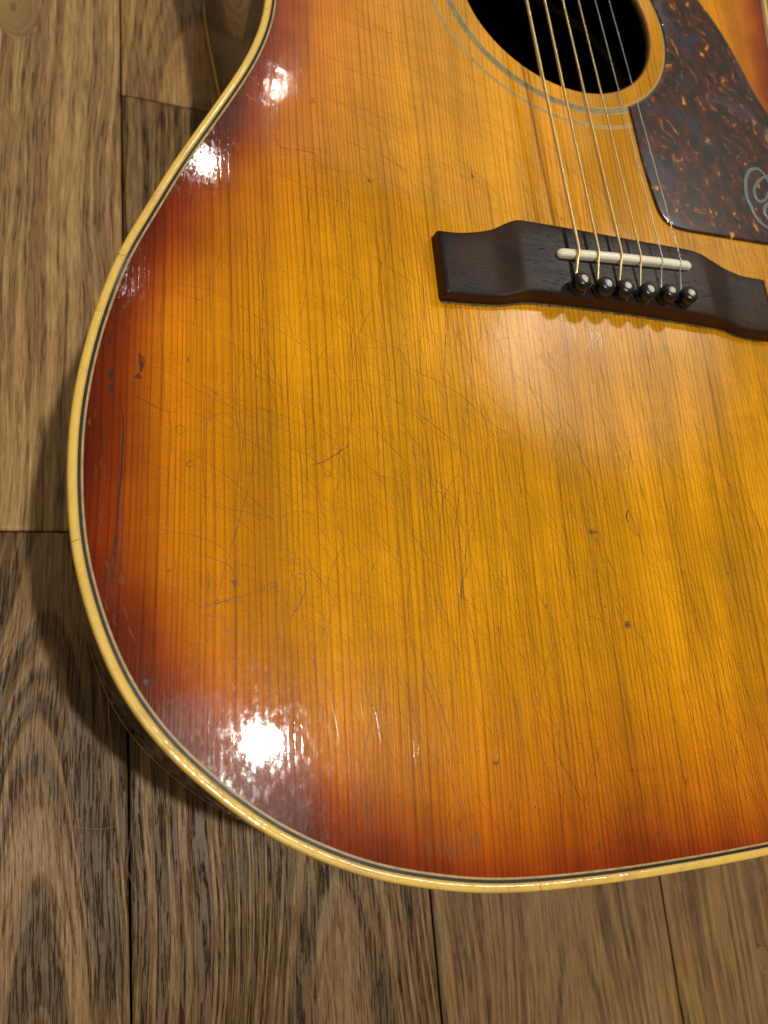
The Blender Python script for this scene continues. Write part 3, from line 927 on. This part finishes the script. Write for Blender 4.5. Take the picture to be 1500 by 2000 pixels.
# scuffs: shallow ridges of lacquer that catch the lamps
def ridge(name, P, w, h, mat):
    P = np.array(P); t = np.gradient(P, axis=0); t /= np.maximum(1e-9, np.hypot(*t.T))[:, None]; q = np.stack([-t[:, 1], t[:, 0]], 1)
    V = []; F = []; m = len(P)
    ww = w * (1 - .9 * np.abs(np.linspace(-1, 1, m)) ** 2)
    zc = ztop_e(edge_dist(P), P[:, 0], P[:, 1])
    for i in range(m):
        for s, k in ((1, 0), (.45, .8), (0, 1), (-.45, .8), (-1, 0)):
            V.append((*(P[i] + q[i] * ww[i] * .5 * s), zc[i] + .00002 + h * k * ww[i] / w))
    for i in range(m - 1):
        for a in range(4): F.append((i * 5 + a + 1, (i + 1) * 5 + a + 1, (i + 1) * 5 + a, i * 5 + a))
    return V, F
def many(name, items, mat):
    V = []; F = []
    for P, w, h in items:
        v, f = ridge(name, P, w, h, mat); b = len(V); V += v; F += [tuple(i + b for i in t) for t in f]
    o = mesh_obj(name, V, F, mat); G(o, board); o['kind'] = 'stuff'
    return o
it = []
for k in range(46):      # the swirl of scratches right of the lower glare
    cx, cy = -.172 + rng.normal(0, .006), -.172 + rng.normal(0, .006)
    R_ = rng.uniform(.018, .060); a0 = rng.uniform(-.1, 1.1); da = rng.uniform(.05, .30)
    a = np.linspace(a0, a0 + da, 14)
    it.append((np.stack([cx + R_ * np.cos(a), cy + R_ * np.sin(a) * 1.1], 1), rng.uniform(.10, .22) * MM, rng.uniform(.006, .016) * MM))
for k in range(60):      # upright creases there and behind the bridge
    if k < 34: x0, y0 = rng.uniform(-.175, -.095), rng.uniform(-.182, -.140)
    else: x0, y0 = rng.uniform(-.045, .060), rng.uniform(-.050, -.025)
    n = 16; l = rng.uniform(.003, .012)
    yy = np.linspace(0, -l, n)
    it.append((np.stack([x0 + .04 * yy + np.cumsum(rng.normal(0, .00008, n)), y0 + yy], 1), rng.uniform(.12, .28) * MM, rng.uniform(.008, .02) * MM))
for k in range(26):      # ridges added along the left rim to give its broken glints
    y0 = rng.uniform(-.15, -.05); i0 = np.argmin(np.hypot(*(ring - np.array([-.2, y0])).T))
    p0 = ring[i0] + inn[i0] * rng.uniform(.0052, .013); tt = tan[i0]
    l = rng.uniform(.001, .006); u_ = np.linspace(0, l, 10)
    it.append((p0 + tt * u_[:, None] + inn[i0] * (np.cumsum(rng.normal(0, .00007, 10)))[:, None], rng.uniform(.2, .6) * MM, rng.uniform(.02, .05) * MM))
many('scratches', it, M['scuff'])
it = []
cx, cy = -.0955, -.2065
for k in range(7):       # cracked, lifted flakes at the tail edge
    x0 = cx + (k - 3) * .0026 + rng.normal(0, .0004); n = 12; u_ = np.linspace(0, 1, n)
    it.append((np.stack([x0 + .0016 * np.sin(u_ * 2.2) * (1 - .08 * k), cy + .0052 - (.0095 - .001 * abs(k - 3)) * u_], 1), rng.uniform(.7, 1.8) * MM, .03 * MM))
many('lifted_flakes', it, M['scuff'])

# dents and stains: small uneven patches lying in the lacquer
def patch(x, y, rx, ry, mat, name):
    n = 16; V = [(x, y)]; ph = rng.uniform(0, 6)
    for i in range(n):
        a = 2 * math.pi * i / n
        k = 1 + .22 * math.sin(3 * a + ph) + rng.normal(0, .12)
        V.append((x + math.cos(a) * rx * k, y + math.sin(a) * ry * k))
    V = np.array(V); z = ztop_e(edge_dist(V), V[:, 0], V[:, 1]) + .00007
    z[0] -= .00004
    V = np.column_stack([V, z])
    F = [(0, i + 1, (i + 1) % n + 1) for i in range(n)]
    return mesh_obj(name, V, F, mat)
DENT = [(-182.84, -56.19, .8, 3.2), (-183.76, -61.09, 1.1, .9), (-191.76, -60.8, .8, 1.6), (-191.5, -65.4, .6, 1.4), (-192.2, -49.3, .35, 1.6), (-181.07, -152.8, .7, .8)]
STAIN = [(-52.33, -135.65, .4, .9), (-71.64, -142.37, .3, .9), (-27.91, -190.68, .5, .6), (-77.76, -183.57, 1.2, .5), (-74.22, -196.3, .3, 1.3),
         (-65.77, -197.69, .3, .3), (-6.98, -196.82, .35, 1.7), (-92.08, -200.3, .5, 1.5), (-44.5, -212.0, .5, 1.6), (-21.54, -211.39, .9, 1.0), (-26.44, -205.84, .4, .8),
         (-121.9, 58.22, .9, 1.5), (-58.35, 36.73, .7, 1.8), (-19.28, 23.37, .5, .8), (-29.15, -109.49, 1.8, .9), (-168.91, -53.97, .35, 1.0), (-172.99, -13.26, .5, .6),
         (-73.12, -96.2, .3, .6), (-156.58, -125.54, .85, .95), (-118.7, -81.02, .4, .5), (-20.48, -142.84, 1., 1.), (-94.97, -196.41, .3, .5), (-1.23, -210.39, .35, .35),
         (-49.46, -170.29, .4, .4), (29.04, -125.15, .5, .5), (-28.86, -136.29, .3, .5), (-102.5, 26.1, .5, 1.0), (-175.1, -121.7, .7, .5)]
for x, y, a, b in DENT: G(patch(x * MM, y * MM, a * MM, b * MM, M['dent'], 'dent'), board)
for x, y, a, b in STAIN: G(patch(x * MM, y * MM, a * MM, b * MM, M['dentl'], 'stain'), board)
RG = [(-171.62, -78.01, 1.35), (-168.72, -88.97, 1.0), (-136.65, -124.28, 1.15), (-144.91, -126.5, .9), (-148.35, -127.68, .6), (-164.24, -132.15, .5), (-161.6, -131.18, .6),
      (-158.95, -130.79, .6), (-125.93, -90.68, 1.0), (-20.48, -142.84, 1.1), (-190.75, -90.99, .7)]
paths = []
for x, y, r in RG:
    a = np.linspace(0, 2 * math.pi * .97, 22) + rng.uniform(0, 6)
    k = r * (1 + .10 * np.sin(2 * a + x))
    paths.append((np.stack([x + np.cos(a) * k, y + np.sin(a) * k], 1) * MM, .28 * MM))
for pw in paths:
    V, F = ribbon_mesh([pw], .00006)
    G(mesh_obj('ring_mark', V, F, M['check']), board)

# grime and squeezed-out glue along the foot of the bridge
V = []; F = []
xs_ = np.linspace(-78.8, 76, 240)
lo = catmull([(-78.8, -22.6), (-66, -22.2), (-55, -21.3), (-47, -19.4), (-40, -18.6), (-17, -18.2), (20, -18.6), (50, -19.5), (56, -20.6), (64, -22.2), (76.5, -22.6)], 8)
for x in xs_:
    yb = np.interp(x, lo[:, 0], lo[:, 1]); w = .55 + .35 * abs(rng.normal()) * .7
    zz = ztop(x * MM, yb * MM)
    V += [(x * MM, (yb + .3) * MM, zz + .00035), (x * MM, (yb - w * .4) * MM, zz + .00022), (x * MM, (yb - w) * MM, zz + .00003)]
for i in range(len(xs_) - 1):
    for a in range(2): F.append((i * 3 + a, i * 3 + a + 1, (i + 1) * 3 + a + 1, (i + 1) * 3 + a))
G(mesh_obj('glue_line', V, F, M['grime']), bridge)

# ------------------------------------------------------------------ floor
floor = mesh_obj('floor', [(-1.6, -1.6, ZF - .0146), (1.6, -1.6, ZF - .0146), (1.6, 1.8, ZF - .0146), (-1.6, 1.8, ZF - .0146)], [(0, 1, 2, 3)], M['gap'], None, False)
floor['kind'] = 'structure'
BL = {0: lambda y: -.560, 1: lambda y: -.435, 2: lambda y: -.3115 - .012 * y, 3: lambda y: -.1838 - .020 * (y + .1), 4: lambda y: -.0549 - .002 * (y + .27),
      5: lambda y: .0680 + .006 * (y + .28), 6: lambda y: .195, 7: lambda y: .321, 8: lambda y: .447, 9: lambda y: .573}
ENDS = {0: [-1.0, -.25, .55, 1.2], 1: [-1.0, -.42, .33, 1.2], 2: [-1.0, -.0782, 1.2], 3: [-1.0, .1605, 1.2], 4: [-1.0, .42, 1.2], 5: [-1.0, .05, 1.2], 6: [-1.0, -.36, .5, 1.2], 7: [-1.0, -.1, .7, 1.2], 8: [-1.0, .22, 1.2]}
SPEC = {(2, 0): dict(fig=.8, dark=-.22, cath=(-.215, -.52, .085, .085), tone=(1, 1.0, 1.05), brushed=.8),
        (2, 1): dict(dark=-.85, knots=((-.2423, .2022, .0030),), tone=(1.0, 1.02, 1.10), brushed=.45),  # pale board, lightened further to stand in for stronger lamp light
        (3, 0): dict(fig=.65, dark=-.12, cath=(-.10, -.62, .075, .060), tone=(.98, .98, 1), brushed=1.0),
        (3, 1): dict(dark=-.65, cath=(-.150, -.06, .14, .09), tone=(1, .97, .92), brushed=.5),  # board colour likewise raised to carry the lamp light up here
        (4, 0): dict(dark=-.08, cath=(.012, -.62, .07, .05), tone=(1, .97, .93), brushed=.35),
        (5, 0): dict(dark=-.02, knots=((.123, -.300, .0022),), tone=(1, .96, .9), brushed=.35)}
q = 0
for c in range(9):
    for r in range(len(ENDS[c]) - 1):
        y0, y1 = ENDS[c][r], ENDS[c][r + 1]
        gp = random.uniform(.00035, .0006); gy = .00035
        bm = bmesh.new()
        zt = ZF + (0, .0002, -.0002)[(c + r) % 3] * .5
        ch = .0008
        L0, L1 = BL[c], BL[c + 1]
        def lay(ins, z):
            return [bm.verts.new(p) for p in ((L0(y0) + gp + ins, y0 + gy + ins, z), (L1(y0) - gp - ins, y0 + gy + ins, z), (L1(y1) - gp - ins, y1 - gy - ins, z), (L0(y1) + gp + ins, y1 - gy - ins, z))]
        a_, b_, c_, d_ = lay(0, zt - .014), lay(0, zt - .0007), lay(.0007, zt - .0002), lay(.0022, zt)
        for lo_, hi_ in ((a_, b_), (b_, c_), (c_, d_)):
            for i in range(4): bm.faces.new((lo_[i], lo_[(i + 1) % 4], hi_[(i + 1) % 4], hi_[i]))
        bm.faces.new(d_)
        sp = SPEC.get((c, r), dict(dark=random.uniform(0, .15), brushed=.5, cath=(((L0(0) + L1(0)) / 2), random.uniform(-.5, .5), .08, .05) if random.random() < .5 else None))
        m = mat_oak('brushed_oak', 2.3 + q * 1.37, **sp); q += 1
        o = bm_obj('plank', bm, m, floor, False)

# a loose pale hair on the boards
hp = catmull([(-.2077, -.1956), (-.2031, -.1974), (-.1975, -.1989), (-.1909, -.1997), (-.1845, -.1988)], 8)
o = tube('hair', [(x, y, ZF + .0004 + .0002 * math.sin(i)) for i, (x, y) in enumerate(hp)], .00005, M['thread'], 5)
o['label'] = 'short pale loose hair lying on the floorboard at lower left'; o['category'] = 'hair'
